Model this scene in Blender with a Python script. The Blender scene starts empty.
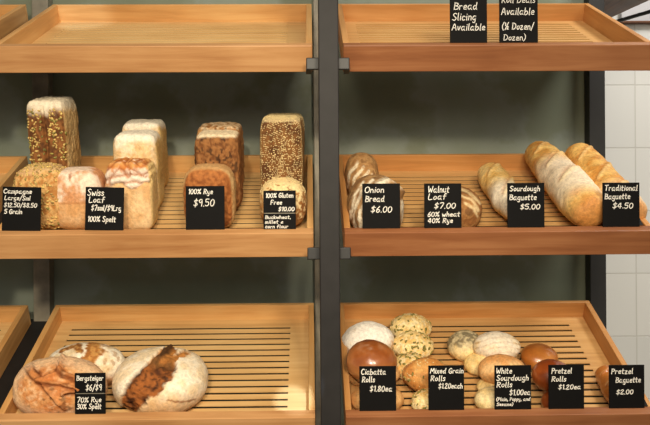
import bpy, bmesh, math, random
import numpy as np
from mathutils import Matrix, Vector

random.seed(7)
R = math.radians
sc = bpy.context.scene
COL = sc.collection

# ------------------------------------------------------------------ helpers
def lin(c):
    return tuple(((v/255)/12.92 if v/255 <= .04045 else ((v/255+.055)/1.055)**2.4) for v in c)

def new_mat(name):
    m = bpy.data.materials.new(name); m.use_nodes = True
    nt = m.node_tree; b = nt.nodes['Principled BSDF']
    return m, nt, b

def nd(nt, typ, **kw):
    n = nt.nodes.new(typ)
    for k, v in kw.items():
        if k in n.inputs.keys(): n.inputs[k].default_value = v
        else: setattr(n, k, v)
    return n

def ramp(nt, stops):
    r = nt.nodes.new('ShaderNodeValToRGB')
    while len(r.color_ramp.elements) < len(stops): r.color_ramp.elements.new(.5)
    for e, (p, c) in zip(r.color_ramp.elements, stops):
        e.position = p; e.color = (*lin(c), 1)
    return r

def plain(name, rgb, rough=.6, metal=0, spec=.5, noise=0, scale=40, bump=0):
    m, nt, b = new_mat(name)
    b.inputs['Roughness'].default_value = rough
    b.inputs['Metallic'].default_value = metal
    b.inputs['Specular IOR Level'].default_value = spec
    tc = nd(nt, 'ShaderNodeTexCoord')
    n = nd(nt, 'ShaderNodeTexNoise', Scale=scale, Detail=5.0)
    nt.links.new(tc.outputs['Object'], n.inputs['Vector'])
    lo = tuple(max(0, c*(1-noise)) for c in rgb); hi = tuple(min(255, c*(1+noise)) for c in rgb)
    r = ramp(nt, [(.3, lo), (.7, hi)])
    nt.links.new(n.outputs['Fac'], r.inputs['Fac'])
    nt.links.new(r.outputs['Color'], b.inputs['Base Color'])
    if bump:
        bp = nd(nt, 'ShaderNodeBump', Strength=bump, Distance=.002)
        nt.links.new(n.outputs['Fac'], bp.inputs['Height'])
        nt.links.new(bp.outputs['Normal'], b.inputs['Normal'])
    return m

def wood(name, dark, mid, light, axis='X', rough=.42):
    m, nt, b = new_mat(name)
    tc = nd(nt, 'ShaderNodeTexCoord'); oi = nd(nt, 'ShaderNodeObjectInfo')
    mp = nd(nt, 'ShaderNodeMapping')
    mp.inputs['Scale'].default_value = (1.6, 26, 26) if axis == 'X' else (26, 1.6, 26)
    add = nd(nt, 'ShaderNodeVectorMath', operation='ADD')
    sc_ = nd(nt, 'ShaderNodeVectorMath', operation='SCALE')
    nt.links.new(oi.outputs['Random'], sc_.inputs[0]); sc_.inputs['Scale'].default_value = 9.0
    nt.links.new(tc.outputs['Object'], add.inputs[0]); nt.links.new(sc_.outputs[0], add.inputs[1])
    nt.links.new(add.outputs[0], mp.inputs['Vector'])
    n1 = nd(nt, 'ShaderNodeTexNoise', Scale=2.2, Detail=8.0, Roughness=.6, Distortion=.6)
    nt.links.new(mp.outputs[0], n1.inputs['Vector'])
    n2 = nd(nt, 'ShaderNodeTexNoise', Scale=5.0, Detail=2.0)
    nt.links.new(add.outputs[0], n2.inputs['Vector'])
    mx = nd(nt, 'ShaderNodeMath', operation='MULTIPLY_ADD')
    nt.links.new(n2.outputs['Fac'], mx.inputs[0]); mx.inputs[1].default_value = .45
    mm = nd(nt, 'ShaderNodeMath', operation='MULTIPLY'); mm.inputs[1].default_value = .62
    nt.links.new(n1.outputs['Fac'], mm.inputs[0]); nt.links.new(mm.outputs[0], mx.inputs[2])
    r = ramp(nt, [(.36, dark), (.53, mid), (.70, light)])
    nt.links.new(mx.outputs[0], r.inputs['Fac'])
    nt.links.new(r.outputs['Color'], b.inputs['Base Color'])
    b.inputs['Roughness'].default_value = rough
    b.inputs['Specular IOR Level'].default_value = .35
    bp = nd(nt, 'ShaderNodeBump', Strength=.12, Distance=.001)
    nt.links.new(n1.outputs['Fac'], bp.inputs['Height'])
    nt.links.new(bp.outputs['Normal'], b.inputs['Normal'])
    return m

def crust(name, rough, coat=0., bump=.8, var=.34, scale=150):
    m, nt, b = new_mat(name)
    at = nd(nt, 'ShaderNodeAttribute', attribute_name='crust')
    tc = nd(nt, 'ShaderNodeTexCoord')
    n = nd(nt, 'ShaderNodeTexNoise', Scale=float(scale), Detail=6.0, Roughness=.65)
    nt.links.new(tc.outputs['Object'], n.inputs['Vector'])
    mr = nd(nt, 'ShaderNodeMapRange')
    mr.inputs['From Min'].default_value = .3; mr.inputs['From Max'].default_value = .7
    mr.inputs['To Min'].default_value = 1-var; mr.inputs['To Max'].default_value = 1+var*.85
    nt.links.new(n.outputs['Fac'], mr.inputs['Value'])
    sc_ = nd(nt, 'ShaderNodeVectorMath', operation='SCALE')
    nt.links.new(at.outputs['Color'], sc_.inputs[0]); nt.links.new(mr.outputs[0], sc_.inputs['Scale'])
    nt.links.new(sc_.outputs[0], b.inputs['Base Color'])
    b.inputs['Roughness'].default_value = rough
    b.inputs['Specular IOR Level'].default_value = .3 if not coat else .5
    b.inputs['Coat Weight'].default_value = coat; b.inputs['Coat Roughness'].default_value = .12
    bp = nd(nt, 'ShaderNodeBump', Strength=bump, Distance=.0028)
    nt.links.new(n.outputs['Fac'], bp.inputs['Height'])
    nt.links.new(bp.outputs['Normal'], b.inputs['Normal'])
    return m

def link(name, me, mat, parent=None):
    o = bpy.data.objects.new(name, me); COL.objects.link(o)
    if mat is not None: me.materials.append(mat)
    if parent is not None: o.parent = parent
    return o

def mesh_from(verts, faces, smooth=False):
    me = bpy.data.meshes.new('m'); me.from_pydata([tuple(v) for v in verts], [], [tuple(f) for f in faces]); me.update()
    if smooth: me.polygons.foreach_set('use_smooth', [True]*len(me.polygons))
    return me

class MB:
    def __init__(s): s.bm = bmesh.new()
    def box(s, x0, x1, y0, y1, z0, z1, rot=None, bevel=0.):
        vs = [Vector((x, y, z)) for z in (z0, z1) for y in (y0, y1) for x in (x0, x1)]
        if rot is not None: vs = [rot @ v for v in vs]
        v = [s.bm.verts.new(p) for p in vs]
        fs = [s.bm.faces.new([v[i] for i in q]) for q in ((0,2,3,1),(4,5,7,6),(0,1,5,4),(2,6,7,3),(0,4,6,2),(1,3,7,5))]
        if bevel:
            es = list({e for f in fs for e in f.edges})
            bmesh.ops.bevel(s.bm, geom=es, offset=bevel, segments=2, affect='EDGES', profile=.5)
        return s
    def prism(s, pts, y0, y1):      # pts in (x,z)
        a = [s.bm.verts.new((x, y0, z)) for x, z in pts]; b = [s.bm.verts.new((x, y1, z)) for x, z in pts]
        n = len(pts); s.bm.faces.new(a); s.bm.faces.new(b[::-1])
        for i in range(n): s.bm.faces.new((a[i], b[i], b[(i+1) % n], a[(i+1) % n]))
        return s
    def prism_x(s, pts, x0, x1):    # pts in (y,z)
        a = [s.bm.verts.new((x0, y, z)) for y, z in pts]; b = [s.bm.verts.new((x1, y, z)) for y, z in pts]
        n = len(pts); s.bm.faces.new(a); s.bm.faces.new(b[::-1])
        for i in range(n): s.bm.faces.new((a[i], b[i], b[(i+1) % n], a[(i+1) % n]))
        return s
    def cyl(s, p, q, r, seg=16):
        p, q = Vector(p), Vector(q); d = q-p
        m = Matrix.Translation((p+q)/2) @ d.to_track_quat('Z', 'Y').to_matrix().to_4x4()
        bmesh.ops.create_cone(s.bm, cap_ends=True, segments=seg, radius1=r, radius2=r, depth=d.length, matrix=m)
        return s
    def build(s, name, mat, parent=None, smooth=False):
        bmesh.ops.recalc_face_normals(s.bm, faces=s.bm.faces[:])
        me = bpy.data.meshes.new(name); s.bm.to_mesh(me); s.bm.free()
        if smooth: me.polygons.foreach_set('use_smooth', [True]*len(me.polygons))
        return link(name, me, mat, parent)

def empty(name, M=None):
    o = bpy.data.objects.new(name, None); COL.objects.link(o); o.empty_display_size = .05
    if M is not None: o.matrix_world = M
    return o

def tag(o, label, cat, group=None):
    o['label'] = label; o['category'] = cat
    if group: o['group'] = group
    return o

def struct(o): o['kind'] = 'structure'; return o

# ------------------------------------------------------------------ numpy noise
def _h(ix, iy, iz, s):
    h = (ix*374761393 + iy*668265263 + iz*2147483647 + s*1274126177) & 0xffffffff
    h = ((h ^ (h >> 13))*1274126177) & 0xffffffff
    return ((h ^ (h >> 16)) & 0xffff)/65535.0
def vnoise(P, s=0):
    P = np.asarray(P, float); I = np.floor(P).astype(np.int64); f = P-I; f = f*f*(3-2*f)
    r = 0
    for dx in (0, 1):
        for dy in (0, 1):
            for dz in (0, 1):
                w = (f[:,0] if dx else 1-f[:,0])*(f[:,1] if dy else 1-f[:,1])*(f[:,2] if dz else 1-f[:,2])
                r = r + w*_h(I[:,0]+dx, I[:,1]+dy, I[:,2]+dz, s)
    return r
def fbm(P, s=0, o=4):
    a, r, t = .5, 0, 0
    for i in range(o):
        r = r + a*vnoise(P*(2**i)+17.3*i, s+i); t += a; a *= .5
    return r/t                        # 0..1, mean .5
def ss(a, b, x):
    t = np.clip((x-a)/(b-a), 0, 1); return t*t*(3-2*t)
def poly(u, v, pts):
    """distance to a polyline, signed side, and position along it"""
    D = np.full(u.shape, 1e9); Sg = np.zeros(u.shape); T = np.zeros(u.shape); n = len(pts)-1
    for i in range(n):
        (ax, ay), (bx, by) = pts[i], pts[i+1]
        dx, dy = bx-ax, by-ay; L = dx*dx+dy*dy
        t = np.clip(((u-ax)*dx+(v-ay)*dy)/L, 0, 1)
        ex, ey = u-(ax+t*dx), v-(ay+t*dy); d = np.hypot(ex, ey)
        k = d < D
        D = np.where(k, d, D); Sg = np.where(k, np.sign(dx*ey-dy*ex), Sg); T = np.where(k, (i+t)/n, T)
    return D, Sg, T
def C3(c): return np.array(lin(c))
def mix(c, d, m): return c*(1-m[:,None]) + (d if getattr(d, 'ndim', 1) == 2 else np.asarray(d)[None,:])*m[:,None]

_ico = {}
def ico(n):
    if n not in _ico:
        bm = bmesh.new(); bmesh.ops.create_icosphere(bm, subdivisions=n, radius=1)
        bm.verts.ensure_lookup_table()
        _ico[n] = (np.array([v.co[:] for v in bm.verts]), [tuple(v.index for v in f.verts) for f in bm.faces]); bm.free()
    return _ico[n]

# ------------------------------------------------------------------ layout of the rack
TH = R(25.1)                         # every tray slopes 25 degrees towards the customer
CAM_Z = 1.35
LIP = {'top': CAM_Z+.334, 'middle': CAM_Z-.041, 'bottom': CAM_Z-.410}
LIP_Y = 1.62
TILT = Matrix.Rotation(TH, 4, 'X')
def tray_frame(level, x=0.): return Matrix.Translation((x, LIP_Y, LIP[level])) @ TILT
FLOOR_N = -.042

# ------------------------------------------------------------------ materials
W_L  = wood('honey_beech_shaded', (168,116,70), (192,142,92), (210,162,110))  # front rails: weaker light on the front face painted in as darker wood
W_LY = wood('honey_beech_side', (168,116,70), (192,142,92), (210,162,110), 'Y')
W_R  = wood('red_beech_shaded', (124,74,44), (148,94,58), (168,114,74))  # reddish front rails, dimmer light painted in as a darker, redder tone
W_RY = wood('red_beech_side', (124,74,44), (148,94,58), (168,114,74), 'Y')
W_FY = wood('pale_beech_side', (190,138,80), (212,160,98), (226,182,120), 'Y')
W_FX = wood('pale_beech_back', (190,138,80), (212,160,98), (226,182,120))
W_RX2 = wood('reddish_beech_back', (176,120,66), (198,140,80), (214,160,100))
W_RY2 = wood('reddish_beech_side', (176,120,66), (198,140,80), (214,160,100), 'Y')
W_FR = wood('reddish_slat_beech', (190,140,84), (210,162,102), (222,178,118))
W_F  = wood('pale_slat_beech', (196,152,96), (218,176,116), (230,194,136))
STEEL = plain('dark_painted_steel', (31,29,29), .55, 0, .25, .12, 30)
STEEL_B = plain('bare_grey_steel', (124,118,104), .5, .2, .5, .15, 25)
BLACK = plain('black_steel', (26,26,27), .5, 0, .5, .1, 40)
SLATE = plain('chalkboard_black', (10,9,9), .65, 0, .12, .12, 60)
CHALK = plain('white_chalk_pen', (238,234,224), .8, 0, .2, .04, 200)
BOLT = plain('zinc_bolt', (120,116,110), .35, .8, .5, .05, 50)
def panel_mat():
    m, nt, b = new_mat('dark_grey_green_panel')
    tc = nd(nt, 'ShaderNodeTexCoord'); n = nd(nt, 'ShaderNodeTexNoise', Scale=3.0, Detail=5.0, Roughness=.55)
    nt.links.new(tc.outputs['Object'], n.inputs['Vector'])
    r = ramp(nt, [(.38, (116,122,102)), (.5, (124,130,110)), (.55, (136,144,132)), (.7, (128,136,118))])
    nt.links.new(n.outputs['Fac'], r.inputs['Fac']); nt.links.new(r.outputs['Color'], b.inputs['Base Color'])
    b.inputs['Roughness'].default_value = .55; b.inputs['Specular IOR Level'].default_value = .25
    return m
PANEL = panel_mat()
CR_M = crust('floury_crust', .8, 0, .8, .24)
CR_S = crust('baked_crust', .55, 0, .6, .30)
CR_G = crust('egg_washed_crust', .35, .6, .18, .10, 120)
SEED_G = plain('pumpkin_seed', (138,128,64), .55, 0, .4, .25, 90)
SEED_P = plain('pale_seed', (226,202,148), .6, 0, .4, .15, 90)
SEED_O = plain('oat_flake', (214,170,102), .7, 0, .3, .3, 120)

# ------------------------------------------------------------------ setting
def tile_mat():
    m, nt, b = new_mat('white_wall_tiles')
    tc = nd(nt, 'ShaderNodeTexCoord'); mp = nd(nt, 'ShaderNodeMapping')
    nt.links.new(tc.outputs['Object'], mp.inputs['Vector'])
    mp.inputs['Rotation'].default_value = (R(90), 0, 0)
    mp.inputs['Location'].default_value = (0, 0, 0)
    br = nd(nt, 'ShaderNodeTexBrick'); br.offset = 0; br.squash = 1
    br.inputs['Scale'].default_value = 1; br.inputs['Brick Width'].default_value = .203; br.inputs['Row Height'].default_value = .203
    br.inputs['Mortar Size'].default_value = .0022; br.inputs['Mortar Smooth'].default_value = .3
    br.inputs['Color1'].default_value = (*lin((226,226,222)), 1); br.inputs['Color2'].default_value = (*lin((218,219,216)), 1)
    br.inputs['Mortar'].default_value = (*lin((205,204,198)), 1)
    nt.links.new(mp.outputs[0], br.inputs['Vector']); nt.links.new(br.outputs['Color'], b.inputs['Base Color'])
    bp = nd(nt, 'ShaderNodeBump', Strength=.5, Distance=.002, invert=True)
    nt.links.new(br.outputs['Fac'], bp.inputs['Height']); nt.links.new(bp.outputs['Normal'], b.inputs['Normal'])
    b.inputs['Roughness'].default_value = .12
    return m
b = MB().box(-2.6-1.05, 2.8-1.05, 0, .05, -1.7555, 1.3); o = b.build('wall_back', tile_mat()); o.location = (1.05, 2.6, 1.7555); struct(o)
b = MB().box(-2.6, 2.8, -1.2, 2.65, -.05, 0); struct(b.build('floor', plain('grey_shop_floor', (120,112,102), .5, 0, .4, .15, 12)))

# ------------------------------------------------------------------ the steel rack with its panels
rack = empty('shelving_rack', Matrix.Translation((.03, 1.8, 0)))
tag(rack, 'dark steel shelving rack with square posts and grey back panels carrying the sloping bread trays', 'rack')
def rk(mb, name, mat): 
    o = mb.build(name, mat); o.parent = rack; o.matrix_parent_inverse = rack.matrix_world.inverted(); return o
bpy.context.view_layer.update()
PITCH = .7085
fx = (-.6725, .036, .7445)                       # front post centres
for x in fx: rk(MB().box(x-.0195, x+.0195, 1.56, 1.598, 0, 2.35, bevel=.002), 'front_post', STEEL) if x == fx[1] else None
for x, m in ((-.679, STEEL_B), (.029, STEEL_B), (.731, BLACK)):
    rk(MB().box(x-.0205, x+.0205, 2.05, 2.088, 0, 2.35, bevel=.002), 'rear_post', m)
for x0, x1 in ((-1.385, -.681), (-.679, .027), (.029, .752)):
    rk(MB().box(x0, x1, 2.09, 2.104, .3, 2.35), 'back_panel', PANEL)
for lv in ('top', 'middle', 'bottom'):
    z = LIP[lv]
    br = rk(MB().box(-.0075, .0785, 1.598, 1.606, z-.052, z-.028, bevel=.002), 'tray_bracket', BLACK)
    bt = MB().cyl((.036, 1.5605, z-.037), (.036, 1.557, z-.037), .004, 6).build('bolt', BOLT); bt.parent = br
    bt.matrix_parent_inverse = rack.matrix_world.inverted()
    for x in (-.004, .076):                       # side runners under the tray edges, from the bracket back to the rear post
        mb = MB(); y0, y1 = 1.650, 2.088; x0, x1 = (x-.004, x+.007) if x < .03 else (x-.007, x+.003)
        zz = lambda y: z+(y-LIP_Y)*math.tan(TH)-.0605
        mb.prism_x([(y0, zz(y0)-.005), (y1, zz(y1)-.012), (y1, zz(y1)), (y0, zz(y0))], x0, x1)
        mb.box(x0, x1, 1.604, 1.652, z-.052, z-.0495)
        rk(mb, 'tray_runner', BLACK)
for lv in ('top', 'middle', 'bottom'):            # runner on the outer left rear post, carrying the trays on both its sides
    z = LIP[lv]; zz = lambda y: z+(y-LIP_Y)*math.tan(TH)-.0605
    y0, y1 = 1.70, 2.06
    rk(MB().prism_x([(y0, zz(y0)-.006), (y1, zz(y1)-.014), (y1, zz(y1)), (y0, zz(y0))], -.709, -.628), 'tray_runner', BLACK)
    rk(MB().prism_x([(1.9, zz(1.9)-.006), (y1, zz(y1)-.010), (y1, zz(y1)), (1.9, zz(1.9))], .680, .712), 'tray_runner', BLACK)

# ------------------------------------------------------------------ trays
DEPTH = .438; HT = .054
def tray(level, x0, x1, label, mats):
    wx, wb, wy, wf = mats; L = x1-x0
    t = empty('bread_tray', tray_frame(level, x0)); tag(t, label, 'tray', 'sloping wooden bread trays')
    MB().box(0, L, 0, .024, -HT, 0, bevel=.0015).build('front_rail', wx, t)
    MB().box(0, L, DEPTH-.010, DEPTH, -HT, 0, bevel=.0012).build('back_rail', wb, t)
    MB().box(0, .013, .024, DEPTH-.010, -HT, 0, bevel=.0012).build('side_rail', wy, t)
    MB().box(L-.013, L, .024, DEPTH-.010, -HT, 0, bevel=.0012).build('side_rail', wy, t)
    mb = MB(); z0, z1 = FLOOR_N-.0022, FLOOR_N
    xa, xb = .013, L-.013; ya, yb = .024, DEPTH-.010
    s0, n, p, g = .0425, 16, .0232, .0080                # 16 ventilation slots
    mb.box(xa, .046, ya, yb, z0, z1); mb.box(L-.058, xb, ya, yb, z0, z1)
    e = ya
    for i in range(n):
        c = s0+i*p; mb.box(.046, L-.058, e, c-g/2, z0, z1); e = c+g/2
    mb.box(.046, L-.058, e, yb, z0, z1)
    mb.build('slatted_base', wf, t)
    MB().box(.013, L-.013, .024, DEPTH-.010, -HT+.001, -HT+.003).build('slot_light_blocker', BLACK, t)  # added black sheet: stops light passing the slots and keeps them dark
    return t
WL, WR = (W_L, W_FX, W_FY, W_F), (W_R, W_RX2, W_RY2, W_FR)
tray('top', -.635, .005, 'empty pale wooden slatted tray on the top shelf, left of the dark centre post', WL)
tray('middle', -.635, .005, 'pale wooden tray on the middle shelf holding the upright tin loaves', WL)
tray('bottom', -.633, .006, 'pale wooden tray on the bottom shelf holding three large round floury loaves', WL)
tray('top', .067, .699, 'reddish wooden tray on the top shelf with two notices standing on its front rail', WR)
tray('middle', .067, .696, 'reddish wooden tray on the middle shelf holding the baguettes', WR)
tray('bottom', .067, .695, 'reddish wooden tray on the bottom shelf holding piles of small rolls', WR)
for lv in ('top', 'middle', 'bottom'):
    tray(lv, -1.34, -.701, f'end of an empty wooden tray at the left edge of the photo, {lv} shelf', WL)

# ------------------------------------------------------------------ bread
def add_crust(me, col):
    a = me.attributes.new('crust', 'FLOAT_COLOR', 'POINT')
    a.data.foreach_set('color', np.hstack([np.clip(col, 0, 1), np.ones((len(col), 1))]).ravel())

def scatter(name, P, Nn, mat, count, size, parent, seed, mask=None, sink=.25):
    rng = np.random.default_rng(seed)
    idx = np.arange(len(P)) if mask is None else np.nonzero(mask)[0]
    idx = rng.choice(idx, min(count, len(idx)), replace=False)
    sv, sf = ico(1); V = []; Fc = []
    for k, i in enumerate(idx):
        n = Vector(Nn[i]).normalized(); q = n.to_track_quat('Z', 'Y').to_matrix()
        q = q @ Matrix.Rotation(rng.uniform(0, 6.28), 3, 'Z') @ Matrix.Rotation(rng.normal(0, .25), 3, 'X')
        s = rng.uniform(.75, 1.2); A = np.array(q)
        pts = (sv*np.array(size)/2*s) @ A.T + P[i] + np.array(n)*size[2]*(.5-sink)
        V.append(pts); Fc += [tuple(j+k*len(sv) for j in f) for f in sf]
    o = link(name, mesh_from(np.vstack(V), Fc, True), mat, parent); o['kind'] = 'stuff'; return o

def bread(name, label, cat, group, level, X, s, dims, color, k=2.0, n=None, lean=0, yaw=0, roll=0, shape=None,
          mat=None, elev=None, flat=.72, res=5, lump=.02, seed=0, sink=.001, taper=0.):
    """one loaf or roll: dims = width, depth, height; sits on the tray floor unless n is given"""
    D, F = ico(res); dims = np.array(dims); hd = dims/2
    r = 1/np.power((np.abs(D)**k).sum(1), 1/k)
    U = D*r[:,None]                                   # unit super-ellipsoid
    G = np.sign(U)*np.abs(U)**(k-1)/hd; G /= np.linalg.norm(G, axis=1)[:,None]
    P = U*hd
    if taper: P[:,0] *= 1-taper*np.clip(U[:,2], 0, 1)**3
    P = P + G*((fbm(P/dims.mean()*3+seed*7.1, seed)-.5)*2*lump*dims.mean())[:,None]
    e = R(elev if elev is not None else (37 if level == 'bottom' else 27)) - lean
    hv = math.hypot(hd[2]*math.cos(e), hd[1]*math.sin(e))
    u = P[:,0]/hd[0]; v = (P[:,2]*math.cos(e) - P[:,1]*-math.sin(e))/hv   # seen from the front, above
    ctx = dict(P=P, U=U, G=G, u=u, v=v, seed=seed, hd=hd, front=ss(.25, -.05, G[:,1]*math.cos(e)-G[:,2]*math.sin(e)))
    ctx['f1'] = fbm(P*55+seed, seed+5); ctx['f2'] = fbm(P*160+seed, seed+9); ctx['f3'] = fbm(P*20+seed, seed+13)
    if shape is not None: P = P + G*shape(ctx)[:,None]
    if flat < 1:
        zf = -flat*hd[2]; P[:,2] = np.where(P[:,2] < zf, zf+(P[:,2]-zf)*.12, P[:,2])
    M = Matrix.Rotation(yaw, 4, 'Z') @ Matrix.Rotation(lean, 4, 'X') @ Matrix.Rotation(roll, 4, 'Y')
    A = np.array(M.to_3x3()); low = (P @ A.T)[:,2].min()
    nn = FLOOR_N-low-sink if n is None else n
    me = mesh_from(P, F, True); add_crust(me, color(ctx))
    o = link(name, me, mat or CR_M)
    o.matrix_world = tray_frame(level) @ Matrix.Translation((X, s, nn)) @ M
    tag(o, label, cat, group)
    ctx['P'] = P
    return o, ctx

ONE = lambda c: np.ones(len(c['u']))
def base(c, rgb, rgb2, f='f1', a=.35, b=.65):
    return mix(np.tile(C3(rgb), (len(c['u']), 1)), C3(rgb2), ss(a, b, c[f]))

# ---- tin loaves on the middle-left tray
def tin_shape(bulge, crack=None, rough=.0):
    def f(c):
        d = bulge*np.clip(-c['G'][:,1], 0, 1)*(1-np.clip(np.abs(c['U'][:,0]), 0, 1)**2)*(1-np.clip(np.abs(c['U'][:,2]), 0, 1)**4)
        d += rough*(c['f2']-.5)
        if crack:
            dd, _, _ = poly(c['u'], c['U'][:,2], crack); d -= .010*np.exp(-(dd/.09)**2)*(c['G'][:,1] < -.3)
        return d
    return f
def tin_color(face, face2, side, side2, flour, fl_top=.7, fl_front=.0, top_only=False):
    def f(c):
        col = base(c, side, side2, 'f3')
        fm = ss(.35, .75, -c['G'][:,1]+.35*(c['f1']-.5))
        col = mix(col, base(c, face, face2, 'f2', .38, .62), fm)
        z = c['U'][:,2]
        tm = np.maximum(ss(.45, .8, c['G'][:,2]+.5*(c['f1']-.5)), ss(.74, .90, z+.3*(c['f1']-.5)))*fl_top
        tm = np.maximum(tm, fl_front*ss(.45, .7, c['f3']+.25*(c['f2']-.5))*fm)
        return mix(col, C3(flour), np.clip(tm, 0, 1))
    return f
TG = 'tin loaves standing on end on the middle shelf'
MID = 'middle'
def box_bread(name, label, X0, X1, s0, s1, ntop, color, k=6, taper=.04, seed=0, n0=FLOOR_N, **kw):
    a = R(11); dd = s1-s0; h = (ntop-.004-n0)/math.cos(a)     # leans back a little, heel on the slats
    return bread(name, label, 'bread', TG, MID, (X0+X1)/2, (s0+s1)/2, (X1-X0, dd, h), color, k=k, taper=taper, seed=seed,
                 lean=-a, flat=1, res=6, lump=kw.pop('lump', .012), **kw)

o, c = box_bread('tin_loaf', 'short seed-covered tin loaf behind the first price card on the left', -.620, -.505, .085, .172, .094,
    tin_color((188,128,66), (226,178,112), (206,164,104), (188,140,84), (238,214,168), .35), k=3.8, taper=.14, seed=1, shape=tin_shape(.006, None, .006))
m = (c['G'][:,1] < -.1) | (c['G'][:,2] > .4)
scatter('oat_topping', c['P'], c['G'], SEED_O, 420, (.007, .0045, .0018), o, 1, m)
scatter('pumpkin_seed_topping', c['P'], c['G'], SEED_G, 55, (.008, .0045, .002), o, 2, m)
o, c = box_bread('tin_loaf', 'tallest tin loaf, seeded brown face with floury top, at the far left of its shelf', -.604, -.520, .182, .292, .199,
    tin_color((96,58,28), (146,94,48), (228,192,132), (208,166,104), (248,234,206), .95), seed=2,
    shape=tin_shape(.006, [(-.12, .8), (0, .2), (-.08, -.3), (.02, -.8)], .006), k=9)
m = (c['G'][:,1] < -.45) & (c['U'][:,2] < .85)
scatter('oat_topping', c['P'], c['G'], SEED_O, 190, (.007, .0045, .0018), o, 3, m & (np.abs(c['u']) > .16) & ((c['u'] < -.4) | (c['U'][:,2] > .3) | (c['f1'] > .58)))
scatter('pumpkin_seed_topping', c['P'], c['G'], SEED_G, 70, (.009, .005, .002), o, 4, m)
# flour-dusted pink-white loaf
def c_s0(c):
    z = c['U'][:,2]
    body = base(c, (222,166,108), (236,190,138), 'f1')
    up = mix(base(c, (216,150,100), (234,180,134), 'f1'), C3((250,226,202)), ss(.40, .58, c['f3']+.25*(c['f2']-.5)))
    col = mix(body, up, ss(-.02, .06, z+.06*(c['f1']-.5)))
    D, _, _ = poly(c['u'], z+.05*(c['f1']-.5), [(-1, -.02), (1, -.02)]); col = mix(col, C3((190,120,68)), .6*ss(.05, .01, D)*ss(0, -.5, c['G'][:,1]))
    return mix(col, C3((160,90,44)), ss(.12, .05, np.hypot((c['u']+.15), z-.82)*1.0+.2*(c['f2']-.5))*.8)
box_bread('tin_loaf', 'round-topped loaf dusted pinkish white with flour, left of the small torn-crust loaf', -.542, -.434, .085, .172, .088, c_s0, k=4.2, taper=.14, seed=3, shape=tin_shape(.004))
# torn crust loaf
def edge_s1(c): return c['U'][:,2]+.10*np.sin(c['u']*5+.6)+.12*(c['f1']-.5)
flaps = ([(-.95, .62), (-.35, .98), (.0, .72)], [(.1, .98), (.55, .78), (.95, .90)], [(-.7, .50), (.1, .60), (.85, .52)])
def sh_s1(c):
    z = c['U'][:,2]; fr = np.clip(.6-c['G'][:,1], 0, 1)
    d = .003*np.clip(-c['G'][:,1], 0, 1) + ss(.36, .42, edge_s1(c))*.004*fr*(1-.5*c['u'])
    for p in flaps:
        D, S_, _ = poly(c['u']+.15*(c['f1']-.5), z+.15*(c['f1']-.5), p); d -= .003*np.exp(-((D-.10)/.05)**2)*fr
    return d + ss(.3, .5, z)*.005*(c['f2']-.5)
def c_s1(c):
    z = c['U'][:,2]
    col = base(c, (226,178,122), (240,202,150), 'f1')
    m = ss(.34, .42, edge_s1(c))
    top = mix(base(c, (206,126,62), (232,172,104), 'f1'), C3((250,230,208)), ss(.46, .60, c['f3']+.3*(c['f2']-.5)+.10*np.exp(-((z-.6)/.25)**2)-.12*ss(.75, .95, z)))
    col = mix(col, top, m)
    for p in flaps:
        D, S_, _ = poly(c['u']+.15*(c['f1']-.5), z+.15*(c['f1']-.5), p); col = mix(col, C3((168,92,40)), .8*np.exp(-((D-.10)/.035)**2)*m)
    return mix(col, C3((240,206,140)), ss(.5, .8, c['G'][:,0]))
box_bread('tin_loaf', 'small loaf with torn raised orange crust on top, right of the second price card', -.420, -.328, .085, .165, .104, c_s1, k=6, seed=4, shape=sh_s1)
pale = tin_color((226,188,132), (240,208,156), (238,202,132), (222,178,106), (253,242,220), .97, .8)
box_bread('tin_loaf', 'tall pale floury loaf standing directly behind the small torn-crust loaf', -.428, -.330, .178, .262, .134, pale, k=6, seed=5, shape=tin_shape(.005, None, .003))
box_bread('tin_loaf', 'pale floury loaf at the back of the row, behind the other pale floury loaf', -.431, -.339, .286, .372, .121, pale, k=8, seed=6, shape=tin_shape(.004, None, .003))
# rye
rye_f = tin_color((140,80,36), (178,110,56), (222,184,128), (206,160,104), (196,130,72), .3)
box_bread('tin_loaf', 'short reddish brown round-topped rye loaf behind the 100% Rye price card', -.268, -.160, .085, .172, .092, rye_f, k=4.2, taper=.12, seed=7, shape=tin_shape(.004, None, .003))
def c_r2(dark, fl=.95):
    def f(c):
        col = base(c, (118,72,36) if dark else (176,120,66), (160,108,60) if dark else (206,156,98), 'f2', .35, .6)
        col = mix(col, C3((58,34,18)), ss(.62, .70, vnoise(c['P']*170, 3))*.8*(c['G'][:,1] < -.3))
        col = mix(col, C3((150,98,54)), ss(.5, .8, c['G'][:,0])*.6)
        return mix(col, C3((246,224,186)), ss(.35, .7, c['G'][:,2]+.4*(c['f1']-.5))*fl*(1 if dark else ss(.35, .6, c['f2'])))
    return f
box_bread('tin_loaf', 'tall dark pitted rye loaf with white floury top behind the short rye loaf', -.252, -.154, .182, .272, .128, c_r2(True), k=8, seed=8, shape=tin_shape(.003, None, .007))
box_bread('tin_loaf', 'brown pitted rye loaf at the back, peeping over the dark pitted one', -.260, -.158, .278, .37, .112, c_r2(False, .6), k=8, seed=9, shape=tin_shape(.003, None, .006))
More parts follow.
